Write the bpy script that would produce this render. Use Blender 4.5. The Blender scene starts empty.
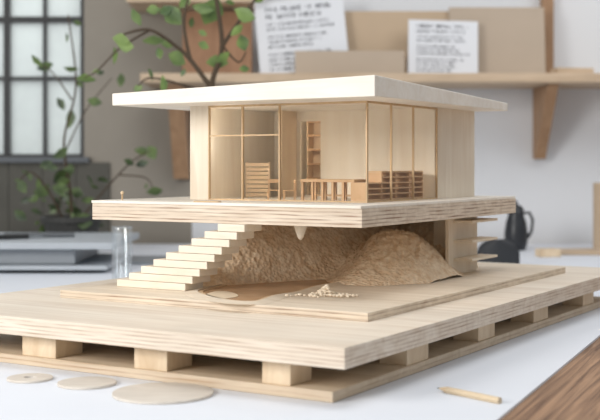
import bpy, bmesh, math, random
from mathutils import Vector, Matrix, noise
random.seed(7)
S = bpy.context.scene
C = S.collection
S.view_settings.view_transform = 'Standard'
F = 1153.0; HOR = 165.0; ZC = 0.2545

def P(px, py, Y):
    return Vector(((px-300)/F*Y, Y, ZC+(HOR-py)/F*Y))
def G(px, py, z=0.0):
    Y = (ZC-z)*F/(py-HOR)
    return P(px, py, Y)
ANG = -math.radians(31.26)
O = Vector((.0807, 1.5, 0))
RM = Matrix.Rotation(ANG, 4, 'Z')
def UV(u, v, z=0.0):
    return O + RM @ Vector((-u, v, z))
def toUV(p):
    q = RM.inverted() @ (p-O)
    return -q.x, q.y

# ---------------------------------------------------------------- materials
def srgb(r, g, b):
    f = lambda c: (c/255/12.92) if c/255 <= .04045 else ((c/255+.055)/1.055)**2.4
    return (f(r), f(g), f(b), 1)
def newmat(name):
    m = bpy.data.materials.new(name); m.use_nodes = True
    nt = m.node_tree; b = nt.nodes['Principled BSDF']
    return m, nt, b
def plain(name, col, rough=.6, metal=0, nscale=40, namt=.08, bump=0):
    m, nt, b = newmat(name)
    tc = nt.nodes.new('ShaderNodeTexCoord'); n = nt.nodes.new('ShaderNodeTexNoise')
    n.inputs['Scale'].default_value = nscale; n.inputs['Detail'].default_value = 5
    nt.links.new(tc.outputs['Object'], n.inputs['Vector'])
    mx = nt.nodes.new('ShaderNodeMix'); mx.data_type = 'RGBA'
    mx.inputs[6].default_value = tuple(c*(1-namt) for c in col[:3])+(1,)
    mx.inputs[7].default_value = tuple(min(1, c*(1+namt)) for c in col[:3])+(1,)
    nt.links.new(n.outputs['Fac'], mx.inputs[0]); nt.links.new(mx.outputs[2], b.inputs['Base Color'])
    b.inputs['Roughness'].default_value = rough; b.inputs['Metallic'].default_value = metal
    if bump:
        bp = nt.nodes.new('ShaderNodeBump'); bp.inputs['Strength'].default_value = bump; bp.inputs['Distance'].default_value = .004
        nt.links.new(n.outputs['Fac'], bp.inputs['Height']); nt.links.new(bp.outputs['Normal'], b.inputs['Normal'])
    return m
def wood(name, c1, c2, scale=(4, 70, 70), rough=.55, edge=None, period=.006, rotz=0, edgeamt=.8):
    m, nt, b = newmat(name)
    N = nt.nodes.new; L = nt.links.new
    tc = N('ShaderNodeTexCoord'); mp = N('ShaderNodeMapping')
    mp0 = N('ShaderNodeMapping'); mp0.inputs['Rotation'].default_value = (0, 0, rotz)
    mp.inputs['Scale'].default_value = scale
    L(tc.outputs['Object'], mp0.inputs['Vector']); L(mp0.outputs['Vector'], mp.inputs['Vector'])
    n = N('ShaderNodeTexNoise'); n.inputs['Scale'].default_value = 1; n.inputs['Detail'].default_value = 7; n.inputs['Distortion'].default_value = .9
    n.inputs['Roughness'].default_value = .6
    L(mp.outputs['Vector'], n.inputs['Vector'])
    rp = N('ShaderNodeValToRGB'); rp.color_ramp.elements[0].position = .32; rp.color_ramp.elements[1].position = .68
    rp.color_ramp.elements[0].color = c1; rp.color_ramp.elements[1].color = c2
    L(n.outputs['Fac'], rp.inputs['Fac'])
    nb = N('ShaderNodeTexNoise'); nb.inputs['Scale'].default_value = 7; nb.inputs['Detail'].default_value = 3; L(mp0.outputs['Vector'], nb.inputs['Vector'])
    mrb = N('ShaderNodeMapRange'); mrb.inputs[1].default_value = .35; mrb.inputs[2].default_value = .65; mrb.inputs[3].default_value = .93; mrb.inputs[4].default_value = 1.03
    L(nb.outputs['Fac'], mrb.inputs[0])
    hs = N('ShaderNodeHueSaturation'); L(rp.outputs['Color'], hs.inputs['Color']); L(mrb.outputs[0], hs.inputs['Value'])
    out = hs.outputs['Color']
    if edge:
        ge = N('ShaderNodeNewGeometry'); sp = N('ShaderNodeSeparateXYZ'); L(ge.outputs['True Normal'], sp.inputs[0])
        ab = N('ShaderNodeMath'); ab.operation = 'ABSOLUTE'; L(sp.outputs['Z'], ab.inputs[0])
        lt = N('ShaderNodeMath'); lt.operation = 'LESS_THAN'; lt.inputs[1].default_value = .5; L(ab.outputs[0], lt.inputs[0])
        sz = N('ShaderNodeSeparateXYZ'); L(tc.outputs['Object'], sz.inputs[0])
        n2 = N('ShaderNodeTexNoise'); n2.inputs['Scale'].default_value = 9; L(tc.outputs['Object'], n2.inputs['Vector'])
        a = N('ShaderNodeMath'); a.operation = 'MULTIPLY_ADD'; a.inputs[1].default_value = .003; L(n2.outputs['Fac'], a.inputs[0]); L(sz.outputs['Z'], a.inputs[2])
        d = N('ShaderNodeMath'); d.operation = 'MULTIPLY'; d.inputs[1].default_value = 2*math.pi/period; L(a.outputs[0], d.inputs[0])
        s = N('ShaderNodeMath'); s.operation = 'SINE'; L(d.outputs[0], s.inputs[0])
        mr = N('ShaderNodeMapRange'); mr.inputs[1].default_value = -.1; mr.inputs[2].default_value = .95; L(s.outputs[0], mr.inputs[0])
        mp3 = N('ShaderNodeMapping'); mp3.inputs['Scale'].default_value = (18, 18, 420); L(tc.outputs['Object'], mp3.inputs['Vector'])
        n3 = N('ShaderNodeTexNoise'); n3.inputs['Scale'].default_value = 1; n3.inputs['Detail'].default_value = 5; L(mp3.outputs['Vector'], n3.inputs['Vector'])
        n3r = N('ShaderNodeMapRange'); n3r.inputs[1].default_value = .35; n3r.inputs[2].default_value = .68; L(n3.outputs['Fac'], n3r.inputs[0])
        mm = N('ShaderNodeMath'); mm.operation = 'MULTIPLY'; L(mr.outputs[0], mm.inputs[0]); L(n3r.outputs[0], mm.inputs[1])
        ad = N('ShaderNodeMath'); ad.operation = 'MULTIPLY_ADD'; ad.inputs[1].default_value = .22; L(n3r.outputs[0], ad.inputs[0]); L(mm.outputs[0], ad.inputs[2])
        m3 = N('ShaderNodeMath'); m3.operation = 'MULTIPLY'; m3.inputs[1].default_value = edgeamt*.85; m3.use_clamp = True; L(ad.outputs[0], m3.inputs[0])
        m4 = N('ShaderNodeMath'); m4.operation = 'MULTIPLY'; L(m3.outputs[0], m4.inputs[0]); L(lt.outputs[0], m4.inputs[1])
        mx = N('ShaderNodeMix'); mx.data_type = 'RGBA'; L(m4.outputs[0], mx.inputs[0]); L(out, mx.inputs[6]); mx.inputs[7].default_value = edge
        out = mx.outputs[2]
    L(out, b.inputs['Base Color'])
    b.inputs['Roughness'].default_value = rough
    bp = N('ShaderNodeBump'); bp.inputs['Strength'].default_value = .12; bp.inputs['Distance'].default_value = .001
    L(n.outputs['Fac'], bp.inputs['Height']); L(bp.outputs['Normal'], b.inputs['Normal'])
    return m
def thin_glass(name, tint=(1, 1, 1, 1), refl=.07):
    m = bpy.data.materials.new(name); m.use_nodes = True; nt = m.node_tree; nt.nodes.clear()
    N = nt.nodes.new
    o = N('ShaderNodeOutputMaterial'); t = N('ShaderNodeBsdfTransparent'); t.inputs[0].default_value = tint
    g = N('ShaderNodeBsdfGlossy'); g.inputs['Roughness'].default_value = .05; g.inputs['Color'].default_value = (1, 1, 1, 1)
    mx = N('ShaderNodeMixShader'); mx.inputs[0].default_value = refl
    nt.links.new(t.outputs[0], mx.inputs[1]); nt.links.new(g.outputs[0], mx.inputs[2]); nt.links.new(mx.outputs[0], o.inputs[0])
    return m
def leafmat(name, a, b_):
    m, nt, b = newmat(name)
    tc = nt.nodes.new('ShaderNodeTexCoord'); n = nt.nodes.new('ShaderNodeTexNoise'); n.inputs['Scale'].default_value = 18
    nt.links.new(tc.outputs['Object'], n.inputs['Vector'])
    rp = nt.nodes.new('ShaderNodeValToRGB'); rp.color_ramp.elements[0].color = a; rp.color_ramp.elements[1].color = b_
    rp.color_ramp.elements[0].position = .35; rp.color_ramp.elements[1].position = .65
    nt.links.new(n.outputs['Fac'], rp.inputs[0]); nt.links.new(rp.outputs[0], b.inputs['Base Color'])
    b.inputs['Roughness'].default_value = .45
    return m

M = {}
M['roof'] = wood('pale_basswood_roof', srgb(238, 229, 215), srgb(247, 241, 231), (6, 60, 60))
M['ply'] = wood('birch_ply', srgb(217, 199, 177), srgb(238, 225, 207), (5, 60, 60), edge=srgb(136, 100, 74), period=.0052, edgeamt=1.0)
M['deck'] = wood('birch_deck', srgb(219, 203, 183), srgb(238, 227, 211), (3, 55, 55), edge=srgb(158, 122, 92), period=.0046, edgeamt=.75)
M['site'] = wood('birch_site', srgb(212, 194, 170), srgb(232, 218, 198), (3, 50, 50), edge=srgb(138, 104, 78), period=.0055)
M['bottom'] = wood('birch_bottom', srgb(206, 185, 156), srgb(226, 208, 184), (3, 45, 45), edge=srgb(168, 132, 100), period=.006)
M['panel'] = wood('basswood_panel', srgb(229, 213, 190), srgb(241, 229, 210), (60, 60, 5))
M['inner'] = wood('inner_panel', srgb(241, 228, 207), srgb(249, 240, 223), (40, 40, 5))
M['block'] = wood('pine_block', srgb(212, 186, 152), srgb(231, 211, 182), (40, 40, 12))
M['step'] = wood('pale_step', srgb(235, 222, 202), srgb(243, 233, 216), (8, 60, 60))
M['stick'] = wood('cherry_stick', srgb(200, 168, 128), srgb(216, 186, 146), (60, 60, 10))
M['furn'] = wood('furniture_wood', srgb(208, 168, 124), srgb(222, 186, 144), (40, 40, 40))
M['inset'] = wood('inset_wood', srgb(228, 203, 170), srgb(237, 215, 184), (30, 30, 8))
M['brownboard'] = wood('brown_board', srgb(142, 104, 74), srgb(164, 124, 92), (30, 30, 8))
M['orange'] = wood('orange_wood', srgb(204, 162, 118), srgb(216, 176, 134), (30, 30, 8))
M['glass'] = thin_glass('model_glazing', (.99, .98, .965, 1), .03)
M['disc'] = wood('disc_ply', srgb(208, 199, 187), srgb(222, 214, 203), (20, 90, 20))
M['table'] = wood('brown_table', srgb(98, 70, 50), srgb(182, 144, 112), (4, 120, 40), rotz=-math.radians(66.3), rough=.6)
M['cover'] = plain('white_cover', srgb(228, 232, 239), .7, nscale=6, namt=.03)
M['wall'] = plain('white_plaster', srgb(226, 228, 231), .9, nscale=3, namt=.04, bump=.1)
M['wall_shaded'] = plain('shaded_plaster', srgb(152, 145, 134), .9, nscale=4, namt=.18, bump=.1)  # backlit shade beside the window put into a darker plaster colour
M['dark'] = plain('dark_panel', srgb(86, 84, 77), .8, nscale=8, namt=.3)
M['floor'] = plain('concrete_floor', srgb(150, 145, 138), .8, nscale=5)
M['black'] = plain('black_metal', srgb(34, 35, 36), .5)
M['kettle'] = plain('black_enamel', srgb(38, 40, 44), .35)
M['chair'] = plain('black_shell', srgb(44, 46, 49), .55)
M['grey'] = plain('grey_metal', srgb(152, 158, 164), .45, nscale=10)
M['lgrey'] = plain('light_grey', srgb(174, 180, 186), .5, nscale=10)
M['dgrey'] = plain('dark_grey', srgb(96, 100, 104), .6)
M['paper'] = plain('paper', srgb(224, 226, 230), .9, nscale=6, namt=.02)
M['ink'] = plain('ink', srgb(86, 88, 94), .9)
M['kraft'] = plain('kraft_board', srgb(192, 170, 144), .9, nscale=15, namt=.05)
M['kraft2'] = plain('kraft_board_grey', srgb(184, 168, 150), .9, nscale=15, namt=.05)
M['shelf'] = wood('shelf_wood', srgb(188, 164, 136), srgb(208, 185, 158), (5, 40, 40))
M['bracket'] = wood('bracket_wood', srgb(158, 122, 90), srgb(180, 144, 110), (30, 30, 6))
M['leaf'] = leafmat('leaf_green', srgb(66, 90, 48), srgb(122, 146, 78))
M['leaf2'] = leafmat('leaf_dark', srgb(50, 64, 42), srgb(98, 118, 66))
M['stem'] = plain('stem_brown', srgb(74, 60, 44), .8)
M['pot'] = plain('terracotta', srgb(150, 120, 96), .8)
M['potdark'] = plain('dark_pot', srgb(62, 62, 60), .7)
M['lead'] = plain('graphite', srgb(60, 58, 58), .4)
M['pencil'] = plain('pencil_paint', srgb(214, 194, 164), .5)
M['rawwood'] = plain('sharpened_wood', srgb(226, 200, 164), .7)
M['pond'] = wood('pond_veneer', srgb(178, 142, 106), srgb(196, 160, 124), (8, 30, 30), rough=.25)
M['rim'] = wood('rim_veneer', srgb(198, 168, 132), srgb(212, 184, 148), (8, 30, 30))
M['puddle'] = wood('puddle_veneer', srgb(214, 192, 162), srgb(226, 206, 178), (8, 30, 30))
M['crumb'] = plain('crumb', srgb(242, 226, 202), .9)
M['white'] = plain('white_card', srgb(238, 228, 212), .8)
# frosted window pane
m = bpy.data.materials.new('window_pane_glass'); m.use_nodes = True; nt = m.node_tree; nt.nodes.clear()
o_ = nt.nodes.new('ShaderNodeOutputMaterial'); t_ = nt.nodes.new('ShaderNodeBsdfTransparent'); t_.inputs[0].default_value = (.96, .97, .96, 1)
d_ = nt.nodes.new('ShaderNodeBsdfTranslucent'); d_.inputs[0].default_value = (.8, .84, .82, 1)
n_ = nt.nodes.new('ShaderNodeTexNoise'); n_.inputs['Scale'].default_value = 5
mr_ = nt.nodes.new('ShaderNodeMapRange'); mr_.inputs[3].default_value = .2; mr_.inputs[4].default_value = .6
x_ = nt.nodes.new('ShaderNodeMixShader'); nt.links.new(n_.outputs['Fac'], mr_.inputs[0]); nt.links.new(mr_.outputs[0], x_.inputs[0])
nt.links.new(t_.outputs[0], x_.inputs[1]); nt.links.new(d_.outputs[0], x_.inputs[2]); nt.links.new(x_.outputs[0], o_.inputs[0])
M['pane'] = m
M['jar'] = thin_glass('clear_glass', (.93, .945, .95, 1), .14)
# carved terrain
m, nt, b = newmat('carved_terrain')
tc = nt.nodes.new('ShaderNodeTexCoord'); n1 = nt.nodes.new('ShaderNodeTexNoise'); n1.inputs['Scale'].default_value = 90; n1.inputs['Detail'].default_value = 5
n1.inputs['Roughness'].default_value = .55
v1 = nt.nodes.new('ShaderNodeTexVoronoi'); v1.inputs['Scale'].default_value = 170
nt.links.new(tc.outputs['Object'], n1.inputs['Vector']); nt.links.new(tc.outputs['Object'], v1.inputs['Vector'])
rp = nt.nodes.new('ShaderNodeValToRGB'); rp.color_ramp.elements[0].color = srgb(222, 190, 152); rp.color_ramp.elements[1].color = srgb(247, 227, 199)
rp.color_ramp.elements[0].position = .3; rp.color_ramp.elements[1].position = .66
nt.links.new(n1.outputs['Fac'], rp.inputs[0]); nt.links.new(rp.outputs[0], b.inputs['Base Color'])
ad = nt.nodes.new('ShaderNodeMath'); ad.operation = 'MULTIPLY_ADD'; ad.inputs[1].default_value = .4; nt.links.new(n1.outputs['Fac'], ad.inputs[0])
nt.links.new(v1.outputs['Distance'], ad.inputs[2])
bp = nt.nodes.new('ShaderNodeBump'); bp.inputs['Strength'].default_value = .85; bp.inputs['Distance'].default_value = .0028
nt.links.new(ad.outputs[0], bp.inputs['Height']); nt.links.new(bp.outputs['Normal'], b.inputs['Normal']); b.inputs['Roughness'].default_value = .9
M['terrain'] = m

# ---------------------------------------------------------------- mesh helpers
def box(bm, x0, x1, y0, y1, z0, z1):
    vs = [bm.verts.new((x, y, z)) for z in (z0, z1) for x, y in ((x0, y0), (x1, y0), (x1, y1), (x0, y1))]
    for f in ((3, 2, 1, 0), (4, 5, 6, 7), (0, 1, 5, 4), (1, 2, 6, 5), (2, 3, 7, 6), (3, 0, 4, 7)):
        bm.faces.new([vs[i] for i in f])
def ubox(bm, u0, u1, v0, v1, z0, z1):
    box(bm, -max(u0, u1), -min(u0, u1), v0, v1, z0, z1)
def prism(bm, pts, z0, z1):
    a = [bm.verts.new((p[0], p[1], z0)) for p in pts]; b = [bm.verts.new((p[0], p[1], z1)) for p in pts]
    n = len(pts)
    bm.faces.new(a[::-1]); bm.faces.new(b)
    for i in range(n): bm.faces.new((a[i], a[(i+1) % n], b[(i+1) % n], b[i]))
    bmesh.ops.recalc_face_normals(bm, faces=bm.faces)
def lathe(bm, prof, seg=32, c=(0, 0, 0)):
    rings = []
    for r, z in prof:
        if r < 1e-6: rings.append([bm.verts.new((c[0], c[1], c[2]+z))])
        else: rings.append([bm.verts.new((c[0]+r*math.cos(2*math.pi*i/seg), c[1]+r*math.sin(2*math.pi*i/seg), c[2]+z)) for i in range(seg)])
    for a, b in zip(rings, rings[1:]):
        for i in range(seg):
            j = (i+1) % seg
            if len(a) == 1 and len(b) == 1: continue
            if len(a) == 1: bm.faces.new((a[0], b[j], b[i]))
            elif len(b) == 1: bm.faces.new((a[i], a[j], b[0]))
            else: bm.faces.new((a[i], a[j], b[j], b[i]))
    bmesh.ops.recalc_face_normals(bm, faces=bm.faces)
def tube(bm, pts, radii, seg=8):
    pts = [Vector(p) for p in pts]; rings = []
    for i, p in enumerate(pts):
        d = (pts[min(i+1, len(pts)-1)]-pts[max(i-1, 0)]).normalized()
        a = d.cross(Vector((.3, .9, .2))).normalized(); b = d.cross(a)
        r = radii[i] if isinstance(radii, (list, tuple)) else radii
        rings.append([bm.verts.new(p+a*r*math.cos(2*math.pi*k/seg)+b*r*math.sin(2*math.pi*k/seg)) for k in range(seg)])
    for A, B in zip(rings, rings[1:]):
        for k in range(seg): bm.faces.new((A[k], A[(k+1) % seg], B[(k+1) % seg], B[k]))
    bm.faces.new(rings[0][::-1]); bm.faces.new(rings[-1])
    bmesh.ops.recalc_face_normals(bm, faces=bm.faces)
def obj(name, bm, mat, parent=None, smooth=False, bevel=0, recalc=False):
    me = bpy.data.meshes.new(name)
    if recalc: bmesh.ops.recalc_face_normals(bm, faces=bm.faces)
    bm.to_mesh(me); bm.free()
    o = bpy.data.objects.new(name, me); C.objects.link(o); o.data.materials.append(mat)
    if parent: o.parent = parent
    if smooth:
        for p in me.polygons: p.use_smooth = True
    if bevel:
        md = o.modifiers.new('bevel', 'BEVEL'); md.width = bevel; md.segments = 2; md.limit_method = 'ANGLE'
    return o
def tag(o, label, cat, group=None):
    o['label'] = label; o['category'] = cat
    if group: o['group'] = group
    return o
def thing(name, label, cat, loc=(0, 0, 0), rotz=0, group=None):
    o = bpy.data.objects.new(name, None); C.objects.link(o); o.location = loc; o.rotation_euler = (0, 0, rotz)
    o.empty_display_size = .02
    return tag(o, label, cat, group)
def struct(o):
    o['kind'] = 'structure'; return o
def BM(): return bmesh.new()
def ub(name, mat, parent, *boxes, bevel=.0006):
    bm = BM()
    for b in boxes: ubox(bm, *b)
    return obj(name, bm, mat, parent, bevel=bevel)

# ---------------------------------------------------------------- setting
WY = 3.8
def xz(px, py, Y=WY):
    p = P(px, py, Y); return p.x, p.z
XS = xz(192, 0)[0]
wx0, wz0 = xz(-110, 157); wx1, wz1 = xz(84, -60)
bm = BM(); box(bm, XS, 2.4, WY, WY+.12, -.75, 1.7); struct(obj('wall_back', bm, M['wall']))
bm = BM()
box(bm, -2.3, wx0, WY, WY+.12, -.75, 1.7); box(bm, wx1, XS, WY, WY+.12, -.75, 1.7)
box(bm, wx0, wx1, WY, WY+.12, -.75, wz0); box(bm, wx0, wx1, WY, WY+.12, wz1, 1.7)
struct(obj('wall_left', bm, M['wall_shaded']))
bm = BM(); box(bm, -3, 3, -1, 4.2, -.8, -.75); struct(obj('floor', bm, M['floor']))
win = bpy.data.objects.new('window_1', None); C.objects.link(win); win.location = (wx0, WY, wz0); struct(win)
def loc(px, py): x, z = xz(px, py); return x-wx0, z-wz0
bm = BM(); H = wz1-wz0; Wd = wx1-wx0
for px, w in ((-110, .02), (-72, .012), (-34, .012), (4, .020), (42, .011), (81, .020)):
    x = loc(px, 0)[0]; box(bm, x-w/2+.006, x+w/2+.006, .01, .05, 0, H)
for py, w in ((157, .02), (78, .012), (19, .02), (-55, .02)):
    z = loc(0, py)[1]; box(bm, 0, Wd, .012, .048, max(0, z-w/2), z+w/2)
obj('window_frame', bm, M['black'], win)
bm = BM(); box(bm, 0, Wd, .028, .032, 0, H); obj('window_pane', bm, M['pane'], win)
bm = BM(); box(bm, wx0-.05, wx1+.02, WY-.03, WY, wz0-.018, wz0-.0005); s = obj('trim_1', bm, M['dgrey']); struct(s)
bm = BM()
x = wx0-.05
while x < wx1-.02:
    box(bm, x, x+.11, WY-.012, WY-.0005, -.05, wz0-.0185); x += .111
s = obj('trim_2', bm, M['dark'], bevel=.002); struct(s)

# ---------------------------------------------------------------- table
tb = thing('work_table', 'brown wooden work table whose bare grain shows at its right edge', 'table', (0, 0, -.75))
bm = BM(); box(bm, -1.9, 1.75, .72, 3.72, .70, .747); obj('tabletop', bm, M['table'], tb, bevel=.003)
for sx in (-1.8, 1.65):
    for sy in (.8, 3.6):
        bm = BM(); box(bm, sx-.035, sx+.035, sy-.035, sy+.035, 0, .70); obj('leg', bm, M['table'], tb, bevel=.003)
bm = BM()
e0 = Vector((.2345, 1.238)); ed = Vector((.402, .916)).normalized()
def eX(Y): return e0.x+(Y-e0.y)*ed.x/ed.y
prism(bm, [(-1.88, .73), (eX(.73), .73), (eX(3.715), 3.715), (-1.88, 3.715)], -.003, 0)
tag(obj('table_cover', bm, M['cover']), 'white cover sheet spread over the work table under the model', 'table cover')

# ---------------------------------------------------------------- pallet under the model
pal = thing('plywood_pallet', 'large plywood pallet with spacer blocks carrying the house model', 'pallet', O, ANG)
ub('deck_board', M['deck'], pal, (-.126, .56, -.273, .80, .041, .0638), bevel=.0008)
ub('bottom_board', M['bottom'], pal, (-.100, .54, -.253, .78, .0003, .012))
for b in ((-.045, -.008, -.25, -.204), (.125, .1744, -.25, -.2), (.30, .3575, -.25, -.2), (.47, .525, -.25, -.2),
          (-.098, -.06, -.068, -.007), (-.098, -.06, .155, .215), (-.098, -.06, .375, .44), (-.098, -.06, .62, .68),
          (.13, .18, .2, .25), (.32, .37, .2, .25), (.48, .53, .2, .25)):
    ub('spacer_block', M['block'], pal, b+(.012, .041), bevel=.0008)

# ---------------------------------------------------------------- house model
ZM = .0748; SB = .1725; ST = .2012; RB = .345
hm = thing('house_model', 'pale wooden architectural model of a flat-roofed glazed house over carved terrain', 'architectural model', O, ANG)
ub('site_board', M['site'], hm, (-.0535, .447, -.0845, .66, .0639, ZM))
fs = ub('floor_slab', M['ply'], hm, (0, .461, 0, .558, SB, ST-.004))
ub('floor_veneer', M['roof'], hm, (0.001, .462, -.001, .557, ST-.0039, ST))
# roof: tapered plate
bm = BM()
u0, u1, v0, v1 = -.005, .445, .0266, .507
cs = [(-u0, v0), (-u1, v0), (-u1, v1), (-u0, v1)]; top = [.3735, .3632, .349, .358]
RBF = .3465
a = [bm.verts.new((x, y, RB)) for x, y in cs]; b = [bm.verts.new((x, y, z)) for (x, y), z in zip(cs, top)]
bm.faces.new(a); bm.faces.new(b)
for i in range(4): bm.faces.new((a[i], a[(i+1) % 4], b[(i+1) % 4], b[i]))
obj('roof', bm, M['roof'], hm, bevel=.0012, recalc=True)
HU0, HU1, HV0, HV1 = .05, .36, .11, .496
PV = .342
ub('wall_panel', M['panel'], hm, (.3257, HU1, HV0, HV0+.006, ST, RB))
ub('wall_panel', M['panel'], hm, (HU0, HU0+.006, .347, HV1, ST, RB))
ub('wall_panel', M['inner'], hm, (HU0+.0062, HU1, HV1-.006, HV1, ST, RB))
ub('wall_panel', M['inner'], hm, (HU1-.006, HU1, HV0+.0062, HV1-.0062, ST, RB))
# interior partition with doorway, fin wall
ub('partition', M['inner'], hm, (HU0+.0032, .2618, PV, PV+.004, ST, RB), (.301, HU1-.0062, PV, PV+.004, ST, RB), (.2618, .301, PV, PV+.004, .328, RB), bevel=0)
ub('fin_wall', M['inset'], hm, (.3085, .3125, .295, PV-.0003, ST, RB), bevel=0)
# front glazing frame
fr = BM(); t = .0022
for u in (.3245, .263, .1973, HU0+.002):
    ubox(fr, u-t/2, u+t/2, HV0, HV0+.004, ST, RB)
ubox(fr, HU0+.003, .3235, HV0+.0003, HV0+.0037, ST, ST+.0022); ubox(fr, HU0+.003, .3235, HV0+.0003, HV0+.0037, RB-.003, RB)
zt = ZC+(165-135)*1.71/F
ubox(fr, .1984, .3235, HV0+.0003, HV0+.0037, zt-.001, zt+.001)
fo = obj('window_frame', fr, M['stick'], hm)
for a_, b_ in ((.264, .3234), (.1985, .262), (.053, .196)):
    ub('glass_pane', M['glass'], fo, (a_, b_, HV0+.0015, HV0+.002, ST+.0023, RB-.0031), bevel=0)
fr = BM()
for v in (.186, .26, .345):
    ubox(fr, HU0, HU0+.003, v-t/2, v+t/2, ST, RB)
ubox(fr, HU0+.0003, HU0+.0028, HV0+.0045, .344, ST, ST+.0022); ubox(fr, HU0+.0003, HU0+.0028, HV0+.0045, .344, RB-.003, RB)
fo2 = obj('window_frame', fr, M['stick'], hm)
for a_, b_ in ((.1145, .1848), (.1872, .2588), (.2612, .3438)):
    ub('glass_pane', M['glass'], fo2, (HU0+.001, HU0+.0015, a_, b_, ST+.0023, RB-.0031), bevel=0)
# staircase
stc = bpy.data.objects.new('staircase', None); C.objects.link(stc); stc.parent = hm
N = 9; rise = (SB-ZM)/N; run = .0228
for k in range(N):
    ul = .408-k*run; ur = .282-k*.0127
    ub('step', M['step'], stc, (ul, ur, -.006, .038, ZM+k*rise+.0002, ZM+(k+1)*rise-.0003), bevel=.0008)
# terrain
bm = BM(); n = 300
U0, U1, V0, V1 = .03, .44, .012, .545
def ss(x):
    x = min(1, max(0, x)); return x*x*(3-2*x)
FOOT = [(.0, .52), (.07, .43), (.10, .33), (.15, .262), (.20, .225), (.235, .16), (.262, .09), (.29, .035), (.44, .02)]
def foot(u):
    for (a, b), (c, d) in zip(FOOT, FOOT[1:]):
        if a <= u <= c: return b+(d-b)*(u-a)/(c-a)
    return .5
def foot_s(u): return sum(foot(min(.44, max(0, u+d))) for d in (-.024, -.012, 0, .012, .024))/5
SLOPE = (SB-ZM)/.2064
def hgt(u, v):
    q = Vector((u*18, v*18, .3))
    wv = .014*noise.noise(Vector((u*13, v*13, 4.2)))
    d = v-foot_s(u)+wv
    bank = .122*ss((d+.01)/.20)**.9*(.30+.70*ss((u-.13)/.10))*ss((u-.055)/.035)
    ue = u-.75*v
    bank = min(bank, max(0, (.395-ue)*SLOPE*.80-.012))
    if v > .40: bank = max(bank, .085*ss((v-.40)/.08)*ss((u-.06)/.02)*ss((.40-u)/.05))
    r2 = ((u+wv-.123)/.068)**2+((v+wv-.345)/.115)**2
    hump = .079*math.exp(-r2**1.3)
    h = (max(bank, 0)**2.8+hump**2.8)**(1/2.8)-.007
    k = min(1, max(0, h*30)); hp = min(1, hump/.05)
    kh = .35+.65*hp
    rg = 1-abs(noise.noise(Vector((u*34+v*12, v*22, 1.7))))*2.2
    rg2 = 1-abs(noise.noise(Vector((u*70, v*60+u*20, h*40))))*2.4
    vd = noise.voronoi(Vector((u*115, v*115, h*115)))[0][0]
    h += k*(.006*noise.noise(q)+.003*rg+.0018*rg2+.003*noise.noise(q*3.6)+.0018*noise.noise(q*9)+kh*.0068*(.42-vd))
    stp = .0085; fr_ = (h/stp) % 1.0
    h += k*(1-hp)*stp*.35*(ss(fr_/.9)-fr_)
    mx = SB-ZM-.001
    if h > mx*.85: h = mx*.85+(mx*.15)*(1-math.exp(-(h-mx*.85)/(mx*.15)))
    if v < .042 and u > .15: h = min(h, max(0, (.285-u)*SLOPE*1.8+.006))
    return h
g = {}
for i in range(n+1):
    for j in range(n+1):
        u = U0+(U1-U0)*i/n; v = V0+(V1-V0)*j/n
        g[i, j] = (u, v, hgt(u, v))
vm = {}
def gv(k):
    if k not in vm:
        u, v, h = g[k]; vm[k] = bm.verts.new((-u, v, ZM+max(h, .0003)))
    return vm[k]
for i in range(n):
    for j in range(n):
        ks = [(i, j), (i, j+1), (i+1, j+1), (i+1, j)]
        if max(g[k][2] for k in ks) > .0004: bm.faces.new([gv(k) for k in ks])
obj('terrain', bm, M['terrain'], hm, smooth=True, recalc=True)
# layered basin in front of the terrain
def outline(pix):
    pts = []
    for px, py in pix:
        u, v = toUV(G(px, py, ZM)); pts.append(Vector((-u, v)))
    m_ = len(pts); sm = []
    for i in range(m_):
        p0, p1, p2, p3 = pts[i-1], pts[i], pts[(i+1) % m_], pts[(i+2) % m_]
        for q in range(6):
            s = q/6
            sm.append(.5*((2*p1)+(p2-p0)*s+(2*p0-5*p1+4*p2-p3)*s*s+(3*p1-p0-3*p2+p3)*s**3))
    return sm
def sheet(name, pix, z0, z1, mat):
    bm = BM(); prism(bm, outline(pix), z0, z1); return obj(name, bm, mat, hm)
def ring(name, sm, off0, off1, z0, z1, mat, zo=None):
    n_ = len(sm); bm = BM()
    cen = sum(sm, Vector((0, 0)))/n_
    def offs(d):
        out = []
        for i in range(n_):
            t_ = (sm[(i+1) % n_]-sm[i-1]).normalized(); nn = Vector((t_.y, -t_.x))
            if nn.dot(sm[i]-cen) < 0: nn = -nn
            out.append(sm[i]+nn*d)
        return out
    A, B = offs(off0), offs(off1)
    rows = [[bm.verts.new((p.x, p.y, z)) for p in s_] for s_, z in ((A, z0), (A, z1), (B, zo or z1), (B, z0))]
    for r in range(4):
        a_, b_ = rows[r], rows[(r+1) % 4]
        for i in range(n_): bm.faces.new((a_[i], a_[(i+1) % n_], b_[(i+1) % n_], b_[i]))
    return obj(name, bm, mat, hm, recalc=True)
POND = [(196, 293), (216, 287), (240, 281), (280, 276), (322, 273), (346, 276), (342, 283), (320, 287), (300, 293), (276, 297), (256, 303), (222, 301)]
sheet('pond_sheet', POND, ZM, ZM+.0006, M['pond'])
sm_ = outline(POND)
ring('basin_rim', sm_, -.009, -.002, ZM, ZM+.0016, M['rim'])
ring('basin_rim', sm_, -.0019, .016, ZM, ZM+.0028, M['site'], ZM+.0003)
sheet('contour_sheet', [(206, 295.5), (218, 292), (232, 293.5), (238, 297), (226, 299.5), (212, 299)], ZM+.0007, ZM+.0016, M['puddle'])
sw = ub('support_wall', M['panel'], hm, (.055, .061, .40, .52, ZM, SB), (.061, .10, .44, .446, ZM, SB))
for z in (.098, .128, .160):
    ub('ledge', M['panel'], sw, (.022, .0549, .42, .53, z, z+.004))
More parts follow.
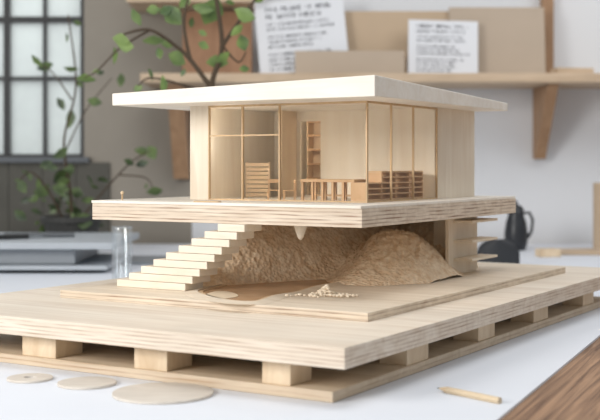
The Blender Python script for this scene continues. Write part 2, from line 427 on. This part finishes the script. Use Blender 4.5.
bm = BM(); lathe(bm, [(0, -.024), (.004, -.02), (.008, -.008), (.011, 0), (0, 0)], 20, (-.13, .06, SB)); obj('drain_funnel', bm, M['white'], hm, smooth=True)

# loose crumbs
bm = BM()
cc = G(326, 295.5, ZM)
for k in range(150):
    r = abs(random.gauss(0, .0085)); a_ = random.random()*6.28
    if k > 90: x_, y_ = random.gauss(-.002, .019), random.gauss(-.010, .009); zz = 0
    else: x_, y_ = r*math.cos(a_), r*math.sin(a_); zz = max(0, .012-r*.8)*random.random()
    s = random.uniform(.0010, .0027)
    bmx = bmesh.ops.create_icosphere(bm, subdivisions=1, radius=s, matrix=Matrix.Translation((x_, y_, zz+s*.9)) @ Matrix.Rotation(random.random()*3, 4, 'X') @ Matrix.Diagonal((1.3, .9, .8, 1)))
o = obj('wood_crumbs', bm, M['crumb']); o.location = cc + Vector((0, 0, .0002)); o['kind'] = 'stuff'
tag(o, 'small scattered pile of pale wood crumbs in front of the carved terrain', 'wood crumbs')

# miniature furniture
def mini(name, label, cat, u, v, group=None):
    return thing(name, label, cat, UV(u, v, ST), ANG, group)
mt = mini('miniature_table', 'long miniature slatted wooden table behind the glazing near the house corner', 'table', .138, .17)
ub('tabletop', M['furn'], mt, (-.046, .046, -.022, .022, .028, .0322), bevel=.0003)
for i in range(6):
    for v in (-.019, .019):
        u = -.0435+i*.0174; ub('leg', M['furn'], mt, (u-.0019, u+.0019, v-.0019, v+.0019, 0, .028), bevel=0)
ub('lower_rail', M['furn'], mt, (-.0405, .0405, .018, .02, .006, .009), bevel=0)
def chair(label, u, v, rz):
    c = mini('miniature_chair', label, 'chair', u, v, 'miniature chairs in the model')
    c.rotation_euler.z = ANG+rz
    ub('seat', M['furn'], c, (-.009, .009, -.009, .009, .014, .0155), bevel=.0002)
    ub('backrest', M['furn'], c, (-.009, .009, .0078, .009, .026, .0315), bevel=.0002)
    for a_ in (-.0081, .0081):
        ub('leg', M['furn'], c, (a_-.0007, a_+.0007, -.009, -.0076, 0, .014), bevel=0)
        ub('leg', M['furn'], c, (a_-.0007, a_+.0007, .0076, .009, 0, .030), bevel=0)
chair('miniature wooden chair farther from the slatted table, toward the left panes', .242, .165, .5)
chair('miniature wooden chair standing right beside the slatted table', .21, .16, -.9)
bs = mini('miniature_bookcase', 'low wide miniature open rack behind the glazing of the right side', 'bookcase', .075, .228)
for v in (-.098, -.052, -.006, .040, .088): ub('side_panel', M['furn'], bs, (-.013, .013, v, v+.0018, 0, .026 if v < -.055 else .042), bevel=0)
for z, a_, b_ in ((.003, -.0961, .088), (.011, -.0961, .088), (.019, -.0961, .088), (.027, -.098, .088), (.0352, -.050, .088), (.0432, -.052, .0898)):
    ub('shelf_board', M['furn'], bs, (-.013, .013, a_, b_, z-.001, z+.001), bevel=0)
ms = mini('miniature_shelf', 'tall miniature shelf seen through the doorway of the model', 'shelf', .306, .440)
ub('frame', M['inset'], ms, (-.035, .035, .008, .01, 0, .135), (-.035, -.033, -.01, .008, 0, .135), (.033, .035, -.01, .008, 0, .135), bevel=0)
for z in (.03, .055, .08, .105, .13): ub('shelf_board', M['orange'], ms, (-.0329, .0329, -.012, .0079, z-.0015, z+.0015), bevel=0)
sl = mini('miniature_screen', 'low pale miniature slatted screen behind the left glazing of the model', 'screen', .326, .25)
for u in (-.022, .022): ub('post', M['inset'], sl, (u-.0012, u+.0012, -.0012, .0012, 0, .058), bevel=0)
for i in range(8): ub('slat', M['inset'], sl, (-.0232, .0232, -.0026, -.0013, .002+i*.007, .0074+i*.007), bevel=0)
pn = mini('peg', 'tiny upright peg with round head at the left corner of the floor slab', 'peg', .432, .035)
bm = BM(); lathe(bm, [(0, 0), (.0013, 0), (.0013, .009), (0, .009)], 10); obj('shaft', bm, M['stick'], pn)
bm = BM(); bmesh.ops.create_icosphere(bm, subdivisions=2, radius=.0028, matrix=Matrix.Translation((0, 0, .011))); obj('head', bm, M['rawwood'], pn, smooth=True)
o = ub('wood_strip', M['stick'], None, (-.022, .022, -.004, .004, 0, .0016)); o.location = UV(.262, .02, ST); o.rotation_euler.z = ANG
tag(o, 'small flat wooden strip lying on the front edge of the floor slab', 'wood strip')

# ---------------------------------------------------------------- discs, pencil
for (px, py, d, lab, hole) in ((30, 379.5, .054, 'smallest thin wooden disc with a centre hole, leftmost on the white table', True),
                         (87, 384.5, .068, 'medium thin wooden disc between the smallest and the largest disc', False),
                         (163, 394.5, .112, 'largest thin wooden disc, closest to the camera on the white table', False)):
    bm = BM(); r = d/2
    if hole:
        lathe(bm, [(.0075, 0), (r-.0005, 0), (r, .0005), (r, .0022), (r-.0005, .0027), (.0075, .0027), (.0075, 0)], 48)
    else:
        lathe(bm, [(0, 0), (r-.0005, 0), (r, .0005), (r, .0024), (r-.0005, .003), (0, .003)], 48)
    o = obj('wooden_disc', bm, M['disc']); o.location = G(px, py) + Vector((0, 0, .0002))
    tag(o, lab, 'disc', 'wooden discs')
p0 = G(437, 391); p1 = G(500, 404); dv = (p1-p0); ang = math.atan2(dv.y, dv.x)
pc = thing('pencil', 'wooden pencil lying on the white cover at the lower right', 'pencil', (p0.x, p0.y, .0035), ang)
L_ = dv.length
def xcyl(x0, r0, x1, r1, seg=6):
    bm = BM(); A = []; B = []
    for k in range(seg):
        a_ = 2*math.pi*k/seg; c, s = math.cos(a_), math.sin(a_)
        A.append(bm.verts.new((x0, r0*c, r0*s))); B.append(bm.verts.new((x1, r1*c, r1*s)))
    for k in range(seg): bm.faces.new((A[k], A[(k+1) % seg], B[(k+1) % seg], B[k]))
    bm.faces.new(A); bm.faces.new(B); return bm
obj('shaft', xcyl(.016, .0038, L_, .0038), M['pencil'], pc, recalc=True)
obj('tip', xcyl(.004, .001, .016, .0037, 12), M['rawwood'], pc, recalc=True)
obj('lead', xcyl(0, .0002, .004, .001, 12), M['lead'], pc, recalc=True)

# ---------------------------------------------------------------- left of the model
bm = BM(); lathe(bm, [(0, 0), (.018, 0), (.0205, .004), (.0212, .125), (.0222, .130), (.0208, .132), (.0185, .126), (.0178, .012), (0, .009)], 40)
jr = tag(obj('glass_jar', bm, M['jar'], smooth=True), 'small clear glass jar standing behind the staircase on the left', 'jar')
jr.location = (P(122, 0, 2.3).x, 2.3, .0003)
lb = thing('drawing_tray', 'flat grey drawing tray on feet at the left table edge', 'tray', (P(40, 0, 2.75).x, 2.75, 0))
bm = BM(); box(bm, -.36, .09, -.03, .28, .020, .058); obj('body', bm, M['grey'], lb, bevel=.003)
bm = BM(); box(bm, -.38, .19, -.075, .34, .0585, .074); obj('lid', bm, M['lgrey'], lb, bevel=.002)
bm = BM(); box(bm, -.38, .17, -.06, .31, .009, .0195); obj('base_plate', bm, M['lgrey'], lb, bevel=.002)
for x in (-.3, .08):
    for y in (-.02, .26):
        bm = BM(); lathe(bm, [(0, 0), (.014, 0), (.014, .009), (0, .009)], 16, (x, y, 0)); obj('foot', bm, M['dgrey'], lb)
o = BM(); box(o, -.10, .10, -.11, .11, 0, .006); o = obj('grey_board', o, M['grey'], bevel=.001); o.location = (P(160, 0, 3.05).x, 3.05, .0005)
tag(o, 'thin grey board lying flat on the table right of the drawing tray', 'board')
o = BM(); tube(o, [(-.09, 0, 0), (.08, .03, 0)], .006, 10); o = obj('marker', o, M['dgrey']); o.location = (P(40, 0, 2.85).x, 2.85, .0805)
tag(o, 'dark marker lying on the lid of the grey drawing tray', 'marker')
ck = thing('utility_cutter', 'dark cutter with blade lying at the left end of the grey tray lid', 'cutter', (P(8, 0, 2.80).x, 2.80, .0743), .5)
bm = BM(); box(bm, -.06, .05, -.009, .009, 0, .012); obj('handle', bm, M['black'], ck, bevel=.003)
bm = BM(); box(bm, .05, .085, -.006, .006, .004, .0055); obj('blade', bm, M['grey'], ck)

# plants
def leaf(bm, pos, ang, tilt, L, W, facing=None):
    R_ = Matrix.Rotation(ang, 4, 'Y') @ Matrix.Rotation(tilt, 4, 'X')
    prof = [(0, .02), (.2, .6), (.45, 1), (.7, .75), (.88, .35), (1, .02)]
    a_, b_, c_ = [], [], []
    for s, w in prof:
        x = s*L; dr = -.12*L*s*s
        for lst, yy, zz in ((a_, .0+.12*W*w, w*W/2), (b_, 0, 0), (c_, .12*W*w, -w*W/2)):
            lst.append(bm.verts.new(Vector(pos)+R_ @ Vector((x, yy, zz+dr))))
    for i in range(len(prof)-1):
        bm.faces.new((a_[i], a_[i+1], b_[i+1], b_[i])); bm.faces.new((b_[i], b_[i+1], c_[i+1], c_[i]))
def plant(label, base, potr, poth, potmat, stems, leaves, size, Y, mat, name='potted_plant'):
    t_ = thing(name, label, 'plant', base)
    bm = BM(); lathe(bm, [(0, 0), (potr*.75, 0), (potr, poth*.85), (potr*1.08, poth*.86), (potr*1.08, poth), (potr*.95, poth), (potr*.93, poth*.9), (0, poth*.9)], 32)
    obj('pot', bm, potmat, t_, smooth=False)
    bv = Vector(base)
    bm = BM()
    for pts, r in stems:
        Q = []
        for q in pts:
            Q.append((P(q[0], q[1], Y+(q[2] if len(q) > 2 else 0))-bv) if not isinstance(q, Vector) else q)
        sm = []
        for i in range(len(Q)-1):
            p0_, p1_, p2_, p3_ = Q[max(i-1, 0)], Q[i], Q[i+1], Q[min(i+2, len(Q)-1)]
            for k in range(6):
                s = k/6; sm.append(.5*((2*p1_)+(p2_-p0_)*s+(2*p0_-5*p1_+4*p2_-p3_)*s*s+(3*p1_-p0_-3*p2_+p3_)*s**3))
        sm.append(Q[-1])
        tube(bm, sm, [r*(1-.6*i/len(sm)) for i in range(len(sm))], 7)
    obj('stem', bm, M['stem'], t_, smooth=True)
    bm = BM()
    for l in leaves:
        px, py = l[0]+random.uniform(-4, 4), l[1]+random.uniform(-4, 4); sz = size*(l[2] if len(l) > 2 else 1)*random.uniform(.5, 1.4)
        a_ = random.uniform(-.6, 3.7)
        p_ = P(px, py, Y+random.uniform(-.08, .08))-bv
        d_ = Vector((math.cos(a_), 0, -math.sin(a_)))*sz/2
        leaf(bm, p_-d_, a_, random.uniform(-1.0, 1.0), sz, sz*random.uniform(.5, .85))
    obj('foliage', bm, mat, t_, smooth=True)
    return t_
YA = 2.75
bA = (P(322, 0, YA).x, YA, .0003)
rl = random.Random(4)
plant('slender green tree plant rising behind the model roof', bA, .085, .11, M['pot'],
      [([Vector((0, 0, .09)), (285, 180), (232, 125), (212, 88), (222, 45), (212, -25)], .011),
       ([(214, 92), (192, 62), (178, 48), (150, 30, -.05), (124, 34, -.08)], .0065),
       ([(221, 48), (240, 20), (262, -10)], .0055), ([(190, 60), (184, 22), (192, -15)], .005),
       ([(213, 95), (180, 84), (150, 78), (138, 86)], .004), ([(222, 45), (238, 62), (246, 52)], .003), ([(150, 30, -.05), (120, 48), (98, 70), (84, 78)], .003)],
      [(163, 12, 1.3), (150, 5), (185, 4), (172, 17, 1.1), (170, 46), (178, 54, 1.1), (157, 42), (216, 14, 1.2), (245, 17), (206, 46), (226, 62, 1.1), (242, 68), (247, 45, .8),
       (152, 74, .9), (140, 86, .8), (122, 36), (134, 20), (211, 79), (166, 82, .8), (200, 6), (200, 30, .8), (128, 48, .8), (187, 70, .8), (238, 30), (258, 0),
       (160, 56), (100, 70, .8), (86, 80, .8), (112, 58, .7), (176, 8), (194, 20), (230, 4), (214, 64)], .045, YA, M['leaf'])
YB = 3.25
bB = (P(72, 0, YB).x, YB, .0003)
plant('thin dark trailing plant in front of the window below the panes', bB, .08, .11, M['potdark'],
      [([Vector((0, 0, .09)), (70, 190), (64, 140), (76, 85), (68, 15)], .005), ([(72, 100), (52, 72), (34, 62)], .0025), ([(66, 150), (86, 110), (112, 78)], .0025),
       ([Vector((.02, 0, .09)), (92, 205), (128, 165), (152, 150)], .0035), ([(120, 175), (146, 178), (154, 192)], .0025), ([Vector((-.02, 0, .09)), (48, 190), (30, 172), (16, 186)], .0035),
       ([(68, 170), (60, 200), (54, 225)], .0025)],
      [(68, 68), (80, 82, .7), (45, 68), (34, 60), (76, 24, .6), (104, 76, .7), (66, 40, .6), (145, 155), (156, 151), (140, 165, .7), (150, 184, .8), (154, 192), (64, 150), (60, 190), (75, 210), (28, 172), (16, 186), (40, 190),
       (86, 196), (52, 206), (34, 205), (70, 176), (84, 220), (58, 226), (20, 212), (48, 165), (72, 120), (62, 104, .8), (92, 104, .8), (118, 84), (130, 160)]+[(rl.gauss(56, 32), rl.uniform(165, 232), rl.uniform(.6, 1.1)) for _ in range(40)], .043, YB, M['leaf2'])

# ---------------------------------------------------------------- shelves on the wall
SZ = ZC+(165-73)*3.5/F
sh = thing('wall_shelf', 'long wooden wall shelf on triangular brackets holding boards and papers', 'shelf', (0, WY, SZ))
xl, xr = P(140, 0, 3.5).x, 1.5
bm = BM(); box(bm, xl, xr, -.30, -.0005, -.028, 0); obj('shelf_board', bm, M['shelf'], sh, bevel=.002)
def bracket(px, hpx, w):
    x = P(px, 0, 3.6).x; h = hpx*3.6/F
    bm = BM()
    pr = [(-.24, -.0285), (-.0008, -.0285), (-.0008, -.0285-h), (-.045, -.0285-h), (-.055, -.0285-h*.93)]
    A = [bm.verts.new((x-w/2, y, z)) for y, z in pr]; B = [bm.verts.new((x+w/2, y, z)) for y, z in pr]
    k = len(pr); bm.faces.new(A); bm.faces.new(B[::-1])
    for i in range(k): bm.faces.new((A[i], A[(i+1) % k], B[(i+1) % k], B[i]))
    obj('bracket', bm, M['bracket'], sh, recalc=True, bevel=.002)
bracket(551, 74, .034); bracket(176, 95, .05); bracket(715, 74, .034)
xp = P(549, 0, 3.74).x
up = BM(); box(up, xp-.018, xp+.018, WY-.05, WY-.0008, SZ+.0003, 1.3); tag(obj('upright_post', up, M['bracket'], bevel=.002), 'vertical wooden post rising from the wall shelf at right', 'post')
us = thing('upper_shelf', 'upper wooden wall shelf cut by the top of the picture', 'shelf', (0, WY, ZC+(165-2)*3.55/F))
bm = BM(); box(bm, P(126, 0, 3.55).x, P(252, 0, 3.55).x, -.25, -.0005, 0, .028); obj('shelf_board', bm, M['shelf'], us, bevel=.002)
for px in (150, 240):
    x = P(px, 0, 3.6).x
    bm = BM(); box(bm, x-.015, x+.015, -.2, -.0008, .0285, .16); obj('bracket', bm, M['bracket'], us, bevel=.002)
def board(name, label, cat, px0, px1, pytop, Yb, tilt, th, mat, roll=0, group=None, writing=None):
    w = (px1-px0)/F*Yb; Xc = ((px0+px1)/2-300)/F*Yb
    h = (ZC+(165-pytop)/F*(Yb+.04)-SZ)/math.cos(tilt)
    bm = BM(); box(bm, -w/2, w/2, 0, th, 0, h)
    o = obj(name, bm, mat, bevel=min(.002, th*.3))
    o.location = (Xc, Yb, SZ+.0004+abs(math.sin(roll))*w/2+th*math.sin(tilt)); o.rotation_euler = (-tilt, roll, 0)
    tag(o, label, cat, group)
    if writing:
        rs = random.Random(writing); bm = BM(); y0, y1 = -.0008, -.0002
        def line(z, hh, x0, x1, wt):
            x = x0
            while x < x1-hh:
                for _ in range(rs.randint(2, 7)):
                    if x > x1-hh: break
                    gw = hh*rs.uniform(.45, .75)
                    if rs.random() < .85: box(bm, x, x+wt, y0, y1, z, z+hh)
                    if rs.random() < .5: box(bm, x+wt, x+gw, y0, y1, z+hh-wt, z+hh)
                    if rs.random() < .5: box(bm, x+wt, x+gw, y0, y1, z+hh*.45, z+hh*.45+wt)
                    if rs.random() < .5: box(bm, x+wt, x+gw, y0, y1, z, z+wt)
                    if rs.random() < .45: box(bm, x+gw, x+gw+wt, y0, y1, z, z+hh*rs.choice((1, .5)))
                    x += gw+hh*.35
                x += hh*.55
        z = h*.86
        line(z, h*.058, -w*.38, w*.40, h*.013); z -= h*.10
        line(z, h*.058, -w*.38, w*rs.uniform(.25, .38), h*.012); z -= h*.095
        for k in range(9):
            line(z, h*.034, -w*.38, w*rs.uniform(.15, .4), h*.008); z -= h*.068
            if k in (1, 4): z -= h*.04
        obj('writing', bm, M['ink'], o)
    return o
board('leaning_board', 'dark brown wooden board leaning behind the tree plant', 'board', 182, 252, 12, 3.64, .12, .012, M['brownboard'])
board('leaning_board', 'wide tall kraft board leaning behind the low sheet and the second paper', 'board', 338, 458, 12, 3.66, .12, .008, M['kraft'])
board('leaning_board', 'kraft board leaning at right beside the vertical post', 'board', 450, 546, 8, 3.64, .13, .008, M['kraft2'])
board('leaning_board', 'low wide kraft sheet leaning between both written sheets', 'board', 295, 405, 52, 3.57, .16, .006, M['kraft2'])
board('paper_sheet', 'larger tilted white sheet of writing left of the kraft boards', 'paper', 260, 350, 3, 3.60, .2, .0015, M['paper'], roll=-.09, group='written sheets on the shelf', writing=3)
board('paper_sheet', 'smaller white sheet of writing leaning against the kraft boards', 'paper', 408, 478, 22, 3.585, .2, .0015, M['paper'], roll=.03, group='written sheets on the shelf', writing=5)
wd = BM(); prism(wd, [(-.06, -.03), (.06, -.03), (.06, .03), (-.06, .03)], 0, .022); o = obj('wood_offcut', wd, M['shelf'], bevel=.003); o.location = (P(572, 0, 3.6).x, 3.6, SZ+.0004); o.rotation_euler.z = .2
tag(o, 'small wooden offcut lying on the shelf right of the post', 'wood offcut')

# ---------------------------------------------------------------- right of the model
KY = 3.45
kt = thing('black_jug', 'black jug with handle standing by the wall behind the model', 'jug', (P(516, 0, KY).x, KY, .0003))
bm = BM(); lathe(bm, [(0, 0), (.028, 0), (.034, .02), (.035, .05), (.030, .085), (.022, .108), (.024, .124), (.021, .124), (.019, .106), (0, .106)], 32); obj('body', bm, M['kettle'], kt, smooth=True)
bm = BM(); lathe(bm, [(.0205, .1245), (.017, .132), (.005, .136), (.005, .146), (0, .148)], 24); obj('lid', bm, M['kettle'], kt, smooth=True)
bm = BM(); tube(bm, [(.021, 0, .110), (.040, 0, .112), (.050, 0, .09), (.046, 0, .055), (.034, 0, .035)], .0045, 10); obj('handle', bm, M['kettle'], kt, smooth=True)
bm = BM(); tube(bm, [(-.018, 0, .112), (-.026, 0, .121), (-.033, 0, .129)], [.009, .007, .004], 10); obj('spout', bm, M['kettle'], kt, smooth=True)
BY = 2.9
bw = thing('model_chair', 'small black chair with rounded shell back behind the right side of the model', 'chair', (P(498, 0, BY).x, BY, .0003), -.15)
bm = BM(); rows = 12; cols = 16; grid = []
for i in range(rows+1):
    tt = i/rows; z = .004+.066*tt
    hw = .053*math.sqrt(max(.02, 1-max(0, (tt-.35)/.65)**2.4*.93))
    grid.append([bm.verts.new((hw*(2*j/cols-1), -.016-.018*(1-((2*j/cols-1))**2)-.006*tt, z)) for j in range(cols+1)])
for i in range(rows):
    for j in range(cols): bm.faces.new((grid[i][j], grid[i][j+1], grid[i+1][j+1], grid[i+1][j]))
o = obj('backrest', bm, M['chair'], bw, smooth=True); md = o.modifiers.new('s', 'SOLIDIFY'); md.thickness = .004
bm = BM(); prism(bm, [(.046*math.cos(a_), .024+.038*math.sin(a_)) for a_ in [2*math.pi*k/28 for k in range(28)]], .024, .031); obj('seat', bm, M['chair'], bw, bevel=.002)
for sx in (-1, 1):
    for y in (-.008, .048):
        bm = BM(); tube(bm, [(sx*.036, y, 0), (sx*.030, y*.8+.004, .0238)], .0028, 8); obj('leg', bm, M['black'], bw)
o = BM(); box(o, -.03, .03, -.02, .02, 0, .022); o = obj('wood_block', o, M['block'], bevel=.002); o.location = (P(548, 0, 3.2).x, 3.2, .0003); o.rotation_euler.z = .3
tag(o, 'small loose wooden block on the table right of the black jug', 'wood block')
o = BM(); box(o, -.16, .16, -.05, .05, 0, .012); o = obj('wood_plank', o, M['shelf'], bevel=.002); o.location = (P(612, 0, 3.3).x, 3.3, .0003)
tag(o, 'flat wooden plank lying on the table at the right picture edge', 'plank')
o = BM(); lathe(o, [(.012, 0), (.032, 0), (.032, .20), (.012, .20), (.012, 0)], 28); o = obj('kraft_roll', o, M['kraft'], smooth=False); o.location = (P(604, 0, 3.5).x, 3.5, .0003)
tag(o, 'upright roll of kraft paper at the right picture edge', 'paper roll')

# ---------------------------------------------------------------- light, world, camera
def area(name, loc_, target, size, power, col):
    l = bpy.data.lights.new(name, 'AREA'); l.shape = 'SQUARE'; l.size = size; l.energy = power; l.color = col
    o = bpy.data.objects.new(name, l); C.objects.link(o); o.location = loc_
    o.rotation_euler = (Vector(target)-Vector(loc_)).to_track_quat('-Z', 'Y').to_euler(); return o
area('key_light', (-1.9, .1, 1.0), (0, 1.75, .15), .9, 51, (1, .975, .945))
area('ceiling_light', (.2, 1.4, 2.3), (.2, 2.0, .1), 1.2, 21, (1, .99, .98))
area('wall_fill', (1.6, 2.2, 1.6), (.8, 3.8, .3), .9, 10, (.97, .98, 1))  # added fill, brightens the right part of the back wall
area('sky_light', ((wx0+wx1)/2, 4.9, 1.5), ((wx0+wx1)/2, 3.8, 1.35), 2.2, 36, (.96, .98, 1))
for nm, u, v, z, e in (('hidden_fill', .342, .124, .29, .13), ('hidden_fill', .068, .42, .30, .10), ('hidden_fill', .345, .37, .30, .04)):  # added fill points, out of view behind solid panels, brighten the house interior
    l = bpy.data.lights.new(nm, 'POINT'); l.energy = e; l.color = (1, .95, .88); l.shadow_soft_size = .006
    o = bpy.data.objects.new(nm, l); C.objects.link(o); o.location = UV(u, v, z)
w = bpy.data.worlds.new('world'); S.world = w; w.use_nodes = True
bg = w.node_tree.nodes['Background']; bg.inputs[0].default_value = (.94, .97, 1.0, 1); bg.inputs[1].default_value = .40
cam = bpy.data.cameras.new('camera'); co = bpy.data.objects.new('camera', cam); C.objects.link(co)
co.location = (0, 0, ZC); co.rotation_euler = (math.pi/2, 0, 0)
cam.sensor_width = 36; cam.lens = F/600*36; cam.shift_y = -(210-HOR)/600
cam.clip_start = .05
cam.dof.use_dof = True; cam.dof.focus_distance = 1.62; cam.dof.aperture_fstop = 5.8
S.camera = co
